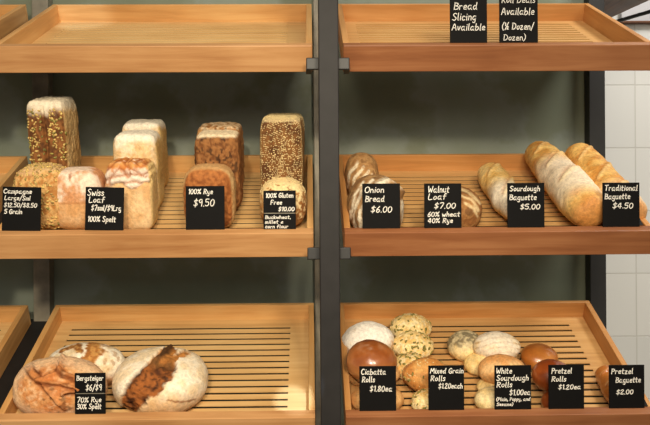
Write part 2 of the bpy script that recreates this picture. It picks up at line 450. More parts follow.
# gluten free
def c_g(c):
    col = base(c, (92,56,26), (134,90,46), 'f1')
    col = mix(col, C3((214,172,112)), ss(.5, .85, np.abs(c['G'][:,0]))*.55)
    return mix(col, C3((236,210,160)), ss(.5, .85, c['G'][:,2]+.3*(c['f1']-.5))*.75)
o, c = box_bread('tin_loaf', 'tall dark loaf crusted with sesame seeds, beside the centre post', -.110, -.017, .185, .28, .158, c_g, k=9, seed=10, shape=tin_shape(.004))
m = (c['G'][:,1] < -.4) | (c['G'][:,2] > .5)
scatter('sesame_topping', c['P'], c['G'], SEED_P, 1500, (.0036, .0022, .0014), o, 5, m)
o, c = box_bread('tin_loaf', 'seeded loaf mostly hidden behind the tall sesame loaf, only its top showing', -.108, -.014, .287, .38, .131, c_g, k=8, seed=11, shape=tin_shape(.004))
scatter('sesame_topping', c['P'], c['G'], SEED_P, 700, (.0036, .0022, .0014), o, 6, (c['G'][:,2] > .3) | (c['U'][:,2] > .6))
def c_g1(c):
    col = base(c, (150,96,46), (196,144,84), 'f1')
    return mix(col, C3((244,216,160)), ss(.44, .58, c['f2']+.30*c['G'][:,2]-.05))
o, c = box_bread('tin_loaf', 'small rounded gluten free loaf with pale crust behind the two-part price card', -.109, -.010, .085, .172, .062, c_g1, k=3.0, taper=.15, seed=12, shape=tin_shape(.004, None, .003))
scatter('sesame_topping', c['P'], c['G'], SEED_P, 350, (.0045, .003, .0014), o, 7, c['G'][:,2] > .2)

# ---- big round loaves on the bottom-left tray
BG = 'large round loaves on the bottom shelf'
BOT = 'bottom'
ridges = [[(-.62, .55), (-.25, .15), (.05, -.3), (.2, -.6)], [(.02, .95), (.1, .55), (-.2, .35), (-.45, .7)], [(.1, .5), (.5, .2), (.8, .05)], [(.3, -.2), (.55, -.15)], [(-.25, .15), (.15, .1), (.5, -.05)]]
def sh_b1(c):
    d = .0025*(c['f1']-.5)*2
    w = .08*(c['f2']-.5); w2 = .10*(c['f1']-.5)
    for p in ridges:
        D, S_, _ = poly(c['u']+w, c['v']*.75+w2, [(a, b*.75) for a, b in p])
        d += (.010*np.exp(-((D-.035)/.05)**2)*(S_ > 0) - .006*np.exp(-(D/.03)**2))
    return d*c['front']
def c_b1(c):
    col = base(c, (206,134,76), (232,172,112), 'f1')
    col = mix(col, C3((244,202,156)), ss(.5, .7, c['f2'])*.6)
    w = .08*(c['f2']-.5); w2 = .10*(c['f1']-.5)
    for p in ridges:
        D, S_, _ = poly(c['u']+w, c['v']*.75+w2, [(a, b*.75) for a, b in p])
        col = mix(col, C3((126,64,26)), .9*np.exp(-(D/.045)**2)*c['front'])
        col = mix(col, C3((200,124,66)), .7*np.exp(-((D-.09)/.05)**2)*(S_ > 0)*c['front'])
    col = mix(col, C3((92,52,24)), ss(.70, .78, vnoise(c['P']*150, 4))*.6)
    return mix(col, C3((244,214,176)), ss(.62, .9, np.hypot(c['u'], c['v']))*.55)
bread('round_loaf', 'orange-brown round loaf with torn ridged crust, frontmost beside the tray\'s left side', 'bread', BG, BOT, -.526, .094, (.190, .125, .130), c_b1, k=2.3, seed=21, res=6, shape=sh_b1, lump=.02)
def c_b2(c):
    col = base(c, (250,238,214), (232,206,164), 'f1', .4, .7)
    D, _, T = poly(c['u']+.1*(c['f1']-.5), c['v'], [(.22, .95), (.3, .5), (.15, .1)])
    col = mix(col, base(c, (160,98,42), (204,148,80), 'f2'), ss(.24, .16, D+.25*(c['f2']-.5))*c['front'])
    D, _, T = poly(c['u']+.1*(c['f1']-.5), c['v'], [(-.6, .62), (-.2, .92), (-.08, .6)])
    col = mix(col, base(c, (140,86,38), (204,150,84), 'f2'), ss(.12, .06, D+.2*(c['f2']-.5))*c['front'])
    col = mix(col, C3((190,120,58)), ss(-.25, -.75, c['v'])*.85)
    return mix(col, C3((170,120,66)), ss(.60, .68, vnoise(c['P']*120, 8))*.6*ss(.3, .5, c['u']))
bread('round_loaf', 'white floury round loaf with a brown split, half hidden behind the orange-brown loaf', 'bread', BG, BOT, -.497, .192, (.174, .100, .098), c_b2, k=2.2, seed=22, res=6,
      shape=lambda c: .004*(c['f3']-.5))
scar = [(-.70, -1.0), (-.42, -.25), (-.05, .35), (.12, .98)]
def b3_m(c):
    u = c['u']+.10*(c['f1']-.5); v = c['v']+.08*(c['f1']-.5)
    D, S_, T = poly(u, v, scar)
    half = .19+.25*np.sin(np.clip(T, 0, 1)*3.14)**1.2
    off = np.where(S_ < 0, D/half/1.25, D/(half*.62))
    D2, _, T2 = poly(u, v, [(-.02, .42), (.35, .72), (.52, .84)])
    w = .5*(c['f2']-.5)
    return np.maximum(ss(1.0, .82, off+w), ss(.13, .08, D2+.2*w))*c['front'], D, S_
def sh_b3(c):
    m, D, S_ = b3_m(c)
    d = -.011*m + .014*m*(c['f1']-.4) + .008*m*(c['f2']-.5)
    D2, s2, T2 = poly(c['u'], c['v'], [(-.58, -.6), (-.38, .1), (-.04, .62), (.16, 1.05)])
    d += .015*np.exp(-(D2/.07)**2)*c['front']*(.3+.7*T2)
    D3, _, _ = poly(c['u'], c['v'], [(-.15, .22), (.05, .36), (.5, .82)])
    return d + .007*np.exp(-(D3/.06)**2)*c['front']
def c_b3(c):
    col = base(c, (248,234,210), (240,216,178), 'f1')
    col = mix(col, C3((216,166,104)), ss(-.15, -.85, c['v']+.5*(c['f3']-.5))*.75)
    m, D, S_ = b3_m(c)
    sc_ = base(c, (78,40,16), (158,92,40), 'f1', .36, .64)
    sc_ = mix(sc_, C3((50,26,12)), ss(.56, .66, c['f2'])*.75)
    sc_ = mix(sc_, C3((196,134,66)), ss(.3, .75, c['v'])*.6)
    col = mix(col, sc_, m)
    D2, s2, T2 = poly(c['u'], c['v'], [(-.58, -.6), (-.38, .1), (-.04, .62), (.16, 1.05)])
    col = mix(col, C3((64,40,22)), ss(.09, .05, D2)*ss(.55, .75, T2)*.9)
    D4, _, _ = poly(c['u'], c['v']+.1*(c['f2']-.5), [(.3, -.55), (.55, -.62), (.8, -.55)])
    return mix(col, C3((140,88,44)), ss(.04, .015, D4)*.8)
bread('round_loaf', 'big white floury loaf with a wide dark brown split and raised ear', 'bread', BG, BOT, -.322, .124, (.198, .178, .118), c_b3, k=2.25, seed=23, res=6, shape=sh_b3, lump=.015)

# ---- onion bread and walnut loaf
ON = 'rustic brown loaves on the middle shelf'
def stripes(lines, w, base1, base2, dark, pale):
    def f(c):
        col = base(c, base1, base2, 'f1')
        col = mix(col, C3(dark), ss(.52, .68, c['f1'])*.7)
        for p, ww in lines:
            D, _, _ = poly(c['u']+.16*(c['f1']-.5), c['v']+.16*(c['f1']-.5), p)
            col = mix(col, C3(pale), ss(ww*1.25, ww*.35, D+.10*(c['f2']-.5))*ss(.28, .55, c['f1']*.5+c['f2']*.5)*.92)
        return col
    return f
l1 = [([(.05, .62), (.5, .85), (.85, .55)], .16), ([(-.75, -.9), (-.85, -.2), (-.55, .45), (-.1, .82)], .07), ([(-.55, -.9), (-.62, -.2), (-.35, .3)], .06), ([(-.95, -.4), (-.8, .3), (-.45, .75)], .05), ([(.95, -.6), (.9, .1)], .10)]
bread('onion_loaf', 'rustic brown loaf with floury streaks right behind the Onion Bread price card', 'bread', ON, MID, .138, .122, (.118, .19, .118), stripes(l1, .1, (150,108,66), (200,158,106), (92,56,28), (250,238,210)), seed=31, res=6,
      shape=lambda c: .010*np.exp(-((poly(c['u'], c['v'], [(-.05, .55), (.4, .72), (.9, .4)])[0])/.1)**2)+.004*(c['f1']-.5), k=2.3)
l2 = [([(-.9, -.4), (-.75, .35), (-.3, .75)], .08), ([(-.65, -.5), (-.5, .2), (.0, .6)], .08), ([(-.4, -.5), (-.2, .1), (.3, .45)], .08), ([(.2, -.4), (.5, .3)], .08)]
bread('onion_loaf', 'streaky brown loaf in the left corner behind the frontmost onion loaf', 'bread', ON, MID, .119, .288, (.080, .12, .105), stripes(l2, .1, (166,120,72), (204,158,102), (110,68,34), (246,230,196)), seed=32, res=6, k=2.3, lean=.15)
l3 = [([(.0, .95), (.45, .72), (.85, .2)], .09), ([(.1, .55), (.5, .35), (.75, -.1)], .08), ([(.25, .2), (.55, .0), (.7, -.35)], .07), ([(-.6, .6), (-.1, .85)], .09), ([(-.8, .2), (-.2, .5)], .08)]
bread('walnut_loaf', 'brown loaf with pale floury rings half hidden behind the Walnut Loaf price card', 'bread', ON, MID, .307, .128, (.122, .13, .092), stripes(l3, .1, (150,98,52), (186,134,78), (92,54,26), (232,204,154)), seed=33, res=6, k=2.2,
      shape=lambda c: .004*(c['f1']-.5))

# ---- baguettes: swept along their length
def baguette(name, label, group, level, path, rad, color, flatten=.92, scars=(), mat=None, seed=0, nu=150, nv=64, rest=False):
    pts = [np.array(p, float) for p in path]; n = len(pts)-1
    t = np.linspace(0, 1, nu); q = np.zeros((nu, 3))
    seg = np.minimum((t*n).astype(int), n-1); f = t*n-seg
    for i in range(nu):
        a, b_ = pts[seg[i]], pts[seg[i]+1]; a0 = pts[max(seg[i]-1, 0)]; b1 = pts[min(seg[i]+2, n)]
        x = f[i]; q[i] = .5*((2*a)+(-a0+b_)*x+(2*a0-5*a+4*b_-b1)*x*x+(-a0+3*a-3*b_+b1)*x**3)
    L = np.linalg.norm(pts[-1]-pts[0])
    rr = np.interp(t, np.linspace(0, 1, len(rad)), rad)
    e0 = np.clip(t*L/(rr*.95), 0, 1); e1 = np.clip((1-t)*L/(rr*.95), 0, 1)
    cap = np.sqrt(np.maximum(0, 1-(1-e0)**2.2))*np.sqrt(np.maximum(0, 1-(1-e1)**2.2))
    cap[0] = cap[-1] = .02
    tan = np.gradient(q, axis=0); tan /= np.linalg.norm(tan, axis=1)[:,None]
    sx = np.cross(tan, np.array([0, 0, 1.0])); sx /= np.linalg.norm(sx, axis=1)[:,None]; up = np.cross(sx, tan)
    ph = np.linspace(0, 2*math.pi, nv, endpoint=False)
    T, PH = np.meshgrid(t, ph, indexing='ij'); T = T.ravel(); PH = PH.ravel()
    I = np.repeat(np.arange(nu), nv)
    rad3 = sx[I]*np.cos(PH)[:,None] + up[I]*(np.sin(PH)*flatten)[:,None]
    P = q[I] + rad3*(rr*cap)[I][:,None]
    f1 = fbm(P*50+seed, seed); f2 = fbm(P*150+seed, seed+3); f3 = fbm(P*18+seed, seed+6)
    a = (PH+math.pi) % (2*math.pi)-math.pi           # 0 = right side, pi/2 = top
    w = (a-math.pi/2)/1.2                            # across the top, -1..1 (left is +)
    d = .014*(f3-.5)+.003*(f1-.5)
    ear = np.zeros(len(T)); cut = np.zeros(len(T))
    for (ta, wa, tb, wb, h) in scars:
        D, S_, _ = poly(T*L/rr.mean()*.9, w, [(ta*L/rr.mean()*.9, wa), (tb*L/rr.mean()*.9, wb)])
        ear += np.exp(-((D-.10)/.10)**2)*(S_ > 0); cut += np.exp(-(D/.16)**2)*(S_ <= 0)
        d += h*(np.exp(-((D-.06)/.12)**2)*(S_ > 0)-.5*np.exp(-(D/.12)**2)*(S_ <= 0))
    P = P + rad3*(d*np.minimum(1, cap[I]*1.2))[:,None]
    Fc = []
    for i in range(nu-1):
        for j in range(nv):
            k = (j+1) % nv; Fc.append((i*nv+j, i*nv+k, (i+1)*nv+k, (i+1)*nv+j))
    Fc.append(tuple(range(nv))[::-1]); Fc.append(tuple((nu-1)*nv+j for j in range(nv)))
    c = dict(T=T, w=w, up=np.sin(PH), f1=f1, f2=f2, f3=f3, ear=np.clip(ear, 0, 1), cut=np.clip(cut, 0, 1), u=T)
    org = np.array([q[nu//2,0], q[nu//2,1], P[:,2].min()])
    if rest: P[:,2] += FLOOR_N-P[:,2].min()-.001; org[2] = FLOOR_N
    P = P-org
    bm = bmesh.new(); bm.free()
    me = mesh_from(P, Fc, True); add_crust(me, color(c)); 
    o = link(name, me, mat or CR_S); o.matrix_world = tray_frame(level) @ Matrix.Translation(org)
    tag(o, label, 'bread', group); return o
def c_bag(white0, white1, dark_end, amt=.9, gold=(220,158,76), gold2=(238,194,114), brown=(172,98,40)):
    def f(c):
        col = mix(np.tile(C3(gold), (len(c['T']), 1)), C3(gold2), ss(.35, .65, c['f1']))
        col = mix(col, C3(brown), ss(.50, .68, c['f3'])*ss(.55, dark_end, c['T'])*.9)
        m = ss(white0-.12, white0+.05, c['T'])*ss(white1+.15, white1-.05, c['T'])*ss(.25, .5, c['f3']+.35*(c['f2']-.5)+.15)
        col = mix(col, C3((252,238,212)), m*amt*ss(-.5, .2, c['up']))
        col = mix(col, C3((186,112,50)), c['cut']*.55)
        col = mix(col, C3((246,214,150)), c['ear']*.45)
        return mix(col, C3((206,136,70)), ss(.84, .97, c['T'])*.8)
    return f
BGp = 'baguettes on the middle shelf'
baguette('baguette', 'thick golden baguette with white floury middle, left of the Traditional Baguette price card', BGp, MID,
    [(.556, .425, .012), (.569, .35, .008), (.576, .23, .006), (.580, .12, .008), (.582, .045, .010)], [.034, .042, .045, .049, .047, .034],
    c_bag(.40, .74, .0, .8), scars=((.06, .7, .22, -.7, .003), (.24, .8, .42, -.6, .004), (.44, .8, .62, -.6, .003)), seed=41)
baguette('baguette', 'golden brown baguette running behind the Traditional Baguette price card', BGp, MID,
    [(.655, .42, .008), (.664, .35, .004), (.664, .22, .004), (.662, .12, .006), (.660, .06, .008)][:4]+[(.655, .055, .006)], [.036, .041, .043, .044, .042],
    c_bag(.72, .95, .0, .5, (216,152,70), (236,188,106), (160,92,34)), scars=((.1, .7, .3, -.7, .003), (.34, .8, .55, -.6, .003), (.58, .8, .78, -.6, .003)), seed=42)
baguette('baguette', 'pale floury sourdough baguette with pointed tip behind the Sourdough Baguette price card', BGp, MID,
    [(.421, .335, 0), (.428, .27, 0), (.437, .17, 0), (.447, .09, .0), (.452, .05, 0)], [.030, .038, .036, .028, .018],
    c_bag(.45, 1.1, .0, .95, (232,184,104), (244,208,138), (196,134,62)), scars=((.05, .7, .28, -.6, .003), (.32, .7, .55, -.5, .003)), seed=43, rest=True)

# ---- rolls on the bottom-right tray
def c_flour(c):
    col = base(c, (226,184,132), (214,162,104), 'f1')
    return mix(col, C3((252,243,230)), ss(.26, .44, c['f3']+.3*(c['f2']-.5)+.22*c['v']))
def c_brown(c):
    col = base(c, (140,72,30), (176,104,48), 'f3', .3, .7)
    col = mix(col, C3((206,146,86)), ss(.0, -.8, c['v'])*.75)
    col = mix(col, C3((222,200,176)), ss(.48, .66, c['f3']+.3*(c['f1']-.5))*.55*np.exp(-((c['u']+.1)/.35)**2-((c['v']-.6)/.45)**2)*1.4)  # whitish reflection painted into the crust colour near the top
    return mix(col, C3((222,150,92)), ss(.55, .95, -c['u'])*.5)
def c_tan(c): return base(c, (206,146,84), (228,178,116), 'f1')
CG = 'ciabatta rolls piled in the left corner'
bread('ciabatta_roll', 'white floury roll at the back of the ciabatta pile', 'bread roll', CG, BOT, .130, .275, (.124, .10, .092), c_flour, seed=51, lump=.05)
bread('ciabatta_roll', 'glossy brown roll with a painted pale highlight on top of the ciabatta pile', 'bread roll', CG, BOT, .1285, .150, (.110, .105, .088), c_brown, seed=52, n=.027, mat=CR_G, lump=.03)
bread('ciabatta_roll', 'tan roll underneath the glossy brown one, left of the Ciabatta Rolls card', 'bread roll', CG, BOT, .135, .172, (.122, .075, .058), c_tan, seed=53, lump=.04, mat=CR_S)
bread('ciabatta_roll', 'lowest tan roll directly behind the Ciabatta Rolls price card', 'bread roll', CG, BOT, .137, .083, (.112, .080, .058), c_tan, seed=54, lump=.03, mat=CR_S)
MG = 'mixed grain rolls in a row'
def c_grain(c): return mix(base(c, (232,186,108), (248,218,150), 'f1'), C3((252,238,196)), ss(.5, .64, c['f2'])*.6)
def grain(label, X, s, dims, seed, n=None, lean=0, colr=c_grain, k=44, pale=160):
    o, c = bread('mixed_grain_roll', label, 'bread roll', MG, BOT, X, s, dims, colr, seed=seed, n=n, lean=lean, lump=.05, mat=CR_S)
    m = c['G'][:,2] > -.1
    scatter('pumpkin_seed_topping', c['P'], c['G'], SEED_G, k, (.0098, .0056, .0026), o, seed, m)
    scatter('pale_seed_topping', c['P'], c['G'], SEED_P, pale, (.004, .0026, .0016), o, seed+100, m)
grain('seed-topped roll farthest back in the mixed grain row', .238, .352, (.100, .085, .062), 61)
grain('seed-topped roll second from the back in the mixed grain row', .235, .272, (.096, .078, .064), 62)
grain('small seed-topped roll third from the back in the mixed grain row', .222, .195, (.082, .072, .060), 63)
grain('smooth tan grain roll with few seeds left of and behind the Mixed Grain card', .245, .135, (.102, .078, .070), 64, n=.002, colr=lambda c: base(c, (206,138,70), (228,170,98), 'f1'), k=14, pale=60)
grain('seed-topped roll lowest at the front behind the Mixed Grain card', .248, .075, (.080, .072, .050), 65)
WG = 'white sourdough rolls in a pile'
def c_poppy(c):
    col = base(c, (240,206,140), (250,226,170), 'f1')
    m = ss(.46, .54, c['f3']+.12*(c['f1']-.5)+.16*c['u'])*ss(-.5, .1, c['v'])
    sp = mix(np.tile(C3((196,180,144)), (len(c['u']), 1)), C3((84,78,66)), ss(.46, .56, c['f2']))
    return mix(col, sp, m*.8)
def c_line(c):
    col = base(c, (242,214,166), (250,232,200), 'f1')
    for k in range(5):
        y = -.55+k*.33
        D, _, _ = poly(c['u'], c['v']+.05*(c['f1']-.5), [(-.95, y-.25), (-.3, y+.08), (.3, y+.16), (.95, y-.02)])
        col = mix(col, C3((206,160,100)), ss(.06, .02, D)*.85)
    return mix(col, C3((252,242,226)), ss(.45, .6, c['f3']+.2*(c['f2']-.5))*.55)
def c_yel(c): return base(c, (236,196,120), (246,216,152), 'f1')
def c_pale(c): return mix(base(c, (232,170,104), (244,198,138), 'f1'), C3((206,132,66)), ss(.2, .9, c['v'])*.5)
bread('sourdough_roll', 'yellowish roll with a grey poppy-seed patch at the back of the white pile', 'bread roll', WG, BOT, .356, .270, (.084, .085, .068), c_poppy, seed=71, lump=.03, mat=CR_S)
bread('sourdough_roll', 'white floury roll with fine scored lines on top of the pile', 'bread roll', WG, BOT, .419, .232, (.106, .080, .062), c_line, seed=72, n=.006, lump=.03)
bread('sourdough_roll', 'plain yellow roll underneath the floury roll with scored lines', 'bread roll', WG, BOT, .382, .210, (.080, .068, .046), c_yel, seed=73, lump=.03, mat=CR_S)
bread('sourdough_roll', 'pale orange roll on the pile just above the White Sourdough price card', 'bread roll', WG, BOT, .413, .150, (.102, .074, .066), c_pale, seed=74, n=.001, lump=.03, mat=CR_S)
bread('sourdough_roll', 'pale tan roll under the orange one, left of the White Sourdough price card', 'bread roll', WG, BOT, .400, .132, (.086, .060, .034), c_yel, seed=75, lump=.03, mat=CR_S)
bread('sourdough_roll', 'lowest poppy-spotted roll at the front behind the White Sourdough price card', 'bread roll', WG, BOT, .383, .078, (.084, .070, .052), c_poppy, seed=76, lump=.03, mat=CR_S)
PG = 'glossy brown pretzel rolls'
def c_prz(c):
    col = base(c, (178,104,40), (208,138,66), 'f3', .3, .7)
    col = mix(col, C3((216,160,92)), ss(.55, .62, c['f1'])*ss(0, -.4, c['v'])*.5)
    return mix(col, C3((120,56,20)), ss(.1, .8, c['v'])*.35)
def c_prz2(c): return base(c, (140,62,22), (168,84,34), 'f3', .3, .7)
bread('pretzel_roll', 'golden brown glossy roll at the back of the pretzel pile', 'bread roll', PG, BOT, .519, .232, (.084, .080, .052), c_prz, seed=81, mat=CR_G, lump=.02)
bread('pretzel_roll', 'dark reddish glossy roll beside the left edge of the Pretzel Rolls card', 'bread roll', PG, BOT, .515, .122, (.086, .080, .066), c_prz2, seed=82, n=.006, mat=CR_G, lump=.02)
bread('pretzel_roll', 'lowest glossy pretzel roll at the front behind the Pretzel Rolls card', 'bread roll', PG, BOT, .520, .070, (.076, .070, .050), c_prz2, seed=83, mat=CR_G, lump=.02)
baguette('pretzel_baguette', 'glossy brown pretzel stick peeping out behind the Pretzel Baguette price card', None, BOT,
    [(.647, .170, 0), (.647, .14, 0), (.646, .09, 0), (.646, .035, 0)], [.018, .023, .024, .020],
    lambda c: mix(mix(np.tile(C3((150,84,32)), (len(c['T']), 1)), C3((186,112,48)), ss(.35, .65, c['f3'])), C3((236,196,140)), c['cut']*.7), scars=((.2, .6, .35, -.6, .003), (.45, .6, .6, -.6, .003)), mat=CR_G, seed=84, rest=True)

# ------------------------------------------------------------------ handwriting: a single-stroke hand
GL = {
'A': [[(0,0),(.28,1),(.55,0)],[(.1,.35),(.48,.38)]], 'B': [[(.05,0),(.08,1)],[(.02,.97),(.45,.85),(.38,.6),(.1,.53),(.5,.42),(.48,.1),(.03,0)]],
'C': [[(.5,.85),(.3,1),(.05,.65),(.08,.2),(.28,0),(.52,.12)]], 'D': [[(.06,0),(.08,1)],[(0,.98),(.4,.9),(.55,.5),(.38,.1),(.02,0)]],
'F': [[(.06,0),(.1,1),(.5,.98)],[(.08,.52),(.4,.54)]], 'G': [[(.5,.85),(.3,1),(.05,.65),(.08,.2),(.28,0),(.5,.1),(.52,.42),(.3,.42)]],
'L': [[(.08,1),(.05,.03),(.48,.05)]], 'M': [[(.02,0),(.1,1),(.32,.35),(.55,1),(.65,0)]], 'O': [[(.3,1),(.05,.75),(.06,.2),(.3,0),(.54,.25),(.52,.8),(.3,1)]],
'P': [[(.05,0),(.08,1)],[(.02,.95),(.42,.9),(.45,.6),(.1,.48)]], 'R': [[(.05,0),(.08,1)],[(.02,.95),(.42,.9),(.42,.6),(.1,.5)],[(.15,.5),(.5,0)]],
'S': [[(.48,.9),(.25,1),(.06,.78),(.25,.53),(.46,.3),(.28,.0),(.02,.12)]], 'T': [[(.26,1),(.24,0)],[(0,.97),(.52,1)]], 'W': [[(.02,1),(.16,0),(.34,.65),(.52,0),(.7,1)]],
'a': [[(.4,.5),(.2,.6),(.03,.3),(.15,.02),(.36,.2),(.42,.58)],[(.4,.5),(.4,.1),(.5,0)]], 'b': [[(.06,1),(.05,.05),(.3,.02),(.42,.3),(.28,.55),(.07,.38)]],
'c': [[(.4,.5),(.2,.6),(.04,.32),(.15,.02),(.4,.1)]], 'd': [[(.38,.45),(.2,.58),(.03,.3),(.15,.02),(.37,.2)],[(.42,1),(.38,.3),(.46,0)]],
'e': [[(.05,.3),(.4,.36),(.3,.6),(.08,.45),(.1,.08),(.4,.06)]], 'f': [[(.42,.95),(.25,1),(.18,.75),(.15,0)],[(.02,.55),(.36,.58)]],
'g': [[(.38,.5),(.2,.6),(.04,.32),(.16,.05),(.36,.22),(.4,.58)],[(.39,.45),(.36,-.3),(.08,-.28)]], 'h': [[(.06,1),(.05,0)],[(.06,.35),(.25,.58),(.38,.4),(.38,0)]],
'i': [[(.08,.58),(.08,0)],[(.1,.82),(.11,.86)]], 'k': [[(.06,1),(.05,0)],[(.38,.6),(.08,.28),(.4,0)]], 'l': [[(.1,1),(.08,.08),(.16,0)]],
'm': [[(.04,.58),(.05,0)],[(.05,.4),(.2,.58),(.28,.4),(.28,0)],[(.28,.4),(.44,.58),(.52,.4),(.53,0)]], 'n': [[(.04,.58),(.05,0)],[(.05,.4),(.24,.58),(.36,.4),(.38,0)]],
'o': [[(.22,.6),(.04,.35),(.16,.02),(.38,.22),(.34,.52),(.2,.6)]], 'p': [[(.06,.58),(.04,-.35)],[(.06,.42),(.28,.6),(.4,.35),(.26,.05),(.06,.12)]],
'r': [[(.05,.58),(.06,0)],[(.06,.38),(.2,.55),(.34,.52)]], 's': [[(.34,.52),(.18,.6),(.06,.45),(.3,.22),(.22,.02),(.02,.08)]], 't': [[(.16,.9),(.14,.1),(.3,.02)],[(0,.6),(.34,.62)]],
'u': [[(.05,.58),(.06,.12),(.2,.0),(.36,.15),(.38,.58)],[(.38,.4),(.44,0)]], 'v': [[(.02,.58),(.18,0),(.36,.6)]], 'w': [[(.02,.58),(.12,0),(.26,.45),(.4,0),(.52,.6)]],
'x': [[(.02,.58),(.36,0)],[(.36,.6),(.02,0)]], 'y': [[(.04,.58),(.1,.15),(.32,.2),(.38,.58)],[(.38,.55),(.3,-.3),(.06,-.3)]], 'z': [[(.04,.56),(.36,.57),(.04,.02),(.4,.03)]],
'0': [[(.25,1),(.05,.7),(.08,.2),(.26,0),(.46,.3),(.44,.8),(.25,1)]], '1': [[(.1,.8),(.22,1),(.2,0)]], '2': [[(.05,.8),(.25,1),(.42,.78),(.05,.03),(.48,.04)]],
'3': [[(.05,.9),(.3,1),(.4,.75),(.18,.55),(.45,.35),(.3,0),(.03,.1)]], '4': [[(.35,0),(.36,1),(.03,.32),(.5,.33)]], '5': [[(.45,1),(.1,.98),(.08,.58),(.35,.6),(.44,.25),(.25,0),(.03,.1)]],
'6': [[(.38,1),(.1,.55),(.08,.12),(.28,0),(.44,.25),(.3,.5),(.09,.35)]], '7': [[(.03,.97),(.46,1),(.2,0)]], '8': [[(.25,.54),(.08,.78),(.25,1),(.42,.8),(.25,.54),(.04,.25),(.24,0),(.46,.22),(.25,.54)]],
'9': [[(.42,.75),(.2,.5),(.06,.78),(.25,1),(.42,.8),(.38,0)]], '$': [[(.46,.82),(.24,.92),(.06,.74),(.24,.52),(.44,.3),(.26,.08),(.02,.18)],[(.27,1.1),(.22,-.1)]],
'%': [[(.55,1),(.08,0)],[(.14,.98),(.03,.8),(.16,.66),(.25,.82),(.14,.98)],[(.5,.34),(.4,.16),(.52,.02),(.62,.18),(.5,.34)]], '/': [[(.38,1.08),(.02,-.2)]],
'.': [[(.06,.0),(.09,.05)]], ',': [[(.1,.08),(.04,-.15)]], '&': [[(.45,.5),(.25,.55),(.3,.3),(.1,.25),(.15,.02),(.48,.1)]], '(': [[(.25,1.1),(.05,.6),(.08,.2),(.24,-.15)]], ')': [[(.03,1.1),(.24,.7),(.22,.2),(.03,-.15)]],
'½': [[(.02,.9),(.1,1),(.09,.55)],[(.5,1.05),(.08,-.1)],[(.34,.38),(.48,.45),(.5,.3),(.34,.02),(.6,.03)]],
}
def smooth_poly(pts, k=4):
    if len(pts) < 3: return [np.array(p) for p in pts]
    p = [np.array(q, float) for q in pts]; out = []
    for i in range(len(p)-1):
        a0, a, b_, b1 = p[max(i-1, 0)], p[i], p[i+1], p[min(i+2, len(p)-1)]
        for j in range(k):
            x = j/k; out.append(.5*((2*a)+(-a0+b_)*x+(2*a0-5*a+4*b_-b1)*x*x+(-a0+3*a-3*b_+b1)*x**3))
    return out+[p[-1]]
def writing(lines, W, H, y):
    """lines: (text, x, baseline, cap height, width) as fractions of the card; flat chalk strokes on the card's face"""
    V, F = [], []; rng = random.Random(len(lines)*31+len(lines[0][0]))
    for text, x, yb, ch, wd in lines:
        adv = 0; gl = []
        for chh in text:
            if chh == ' ': adv += .36; continue
            g = GL[chh]; gw = max(p[0] for s in g for p in s); gl.append((adv, g)); adv += gw+.15
        sy = ch*H*.92; sx = wd*W/max(adv-.15, .1); hw = .00078 if ch > .1 else .00065
        for a, g in gl:
            jy = rng.uniform(-.03, .03); sl = .10+rng.uniform(-.03, .03)
            for st in g:
                q = smooth_poly(st)
                q = [np.array([x*W+(a+p[0]+sl*p[1])*sx, yb*H+(p[1]+jy)*sy]) for p in q]
                n = len(q); b0 = len(V)
                for i in range(n):
                    d = q[min(i+1, n-1)]-q[max(i-1, 0)]; L = np.hypot(*d) or 1; nn = np.array([-d[1], d[0]])/L*hw
                    e = d/L*hw*.8*(-1 if i == 0 else 1 if i == n-1 else 0)
                    for s_ in (1, -1): V.append((q[i][0]+e[0]+s_*nn[0], y, q[i][1]+e[1]+s_*nn[1]))
                for i in range(n-1): F.append((b0+2*i, b0+2*i+1, b0+2*i+3, b0+2*i+2))
    return mesh_from(V, F)

def sign(level, xc, w, h, lines, label, rot=0., split=None, foot=True, name='price_card', cat='price card', grp='black chalkboard price cards', dx=0):
    yb = 1.636; z = LIP[level]+(yb-LIP_Y)*math.tan(TH)+.0004
    t = empty(name, Matrix.Translation((xc, yb, z)) @ Matrix.Rotation(rot, 4, 'Y')); tag(t, label, cat, grp)
    if split is None:
        MB().box(-w/2, w/2, 0, .003, 0, h, bevel=.0006).build('card', SLATE, t)
    else:
        MB().box(-w/2, w/2, 0, .003, 0, h*split-.0008, bevel=.0006).build('card', SLATE, t)
        MB().box(-w/2, w/2, 0, .003, h*split+.0008, h, bevel=.0006).build('card', SLATE, t)
        MB().box(-w/2+.002, w/2-.002, .001, .004, h*split-.0012, h*split+.0012).build('joining_strip', STEEL_B, t)
    me = writing(lines, w, h, -.0005)
    o = link('lettering', me, CHALK, t); o.location = (-w/2, 0, 0)
    if foot:
        mb = MB()
        if dx: mb.prism([(w/2-.006, .003), (w/2+.0085, .003), (w/2+.001, .018), (w/2-.006, .022)], .0032, .006)
        else: mb.prism_x([(.003, .0016), (.003, .03), (.006, .03), (.0085, .0045)], -.006, .006)
        mb.build('easel_foot', BLACK, t)
    return t

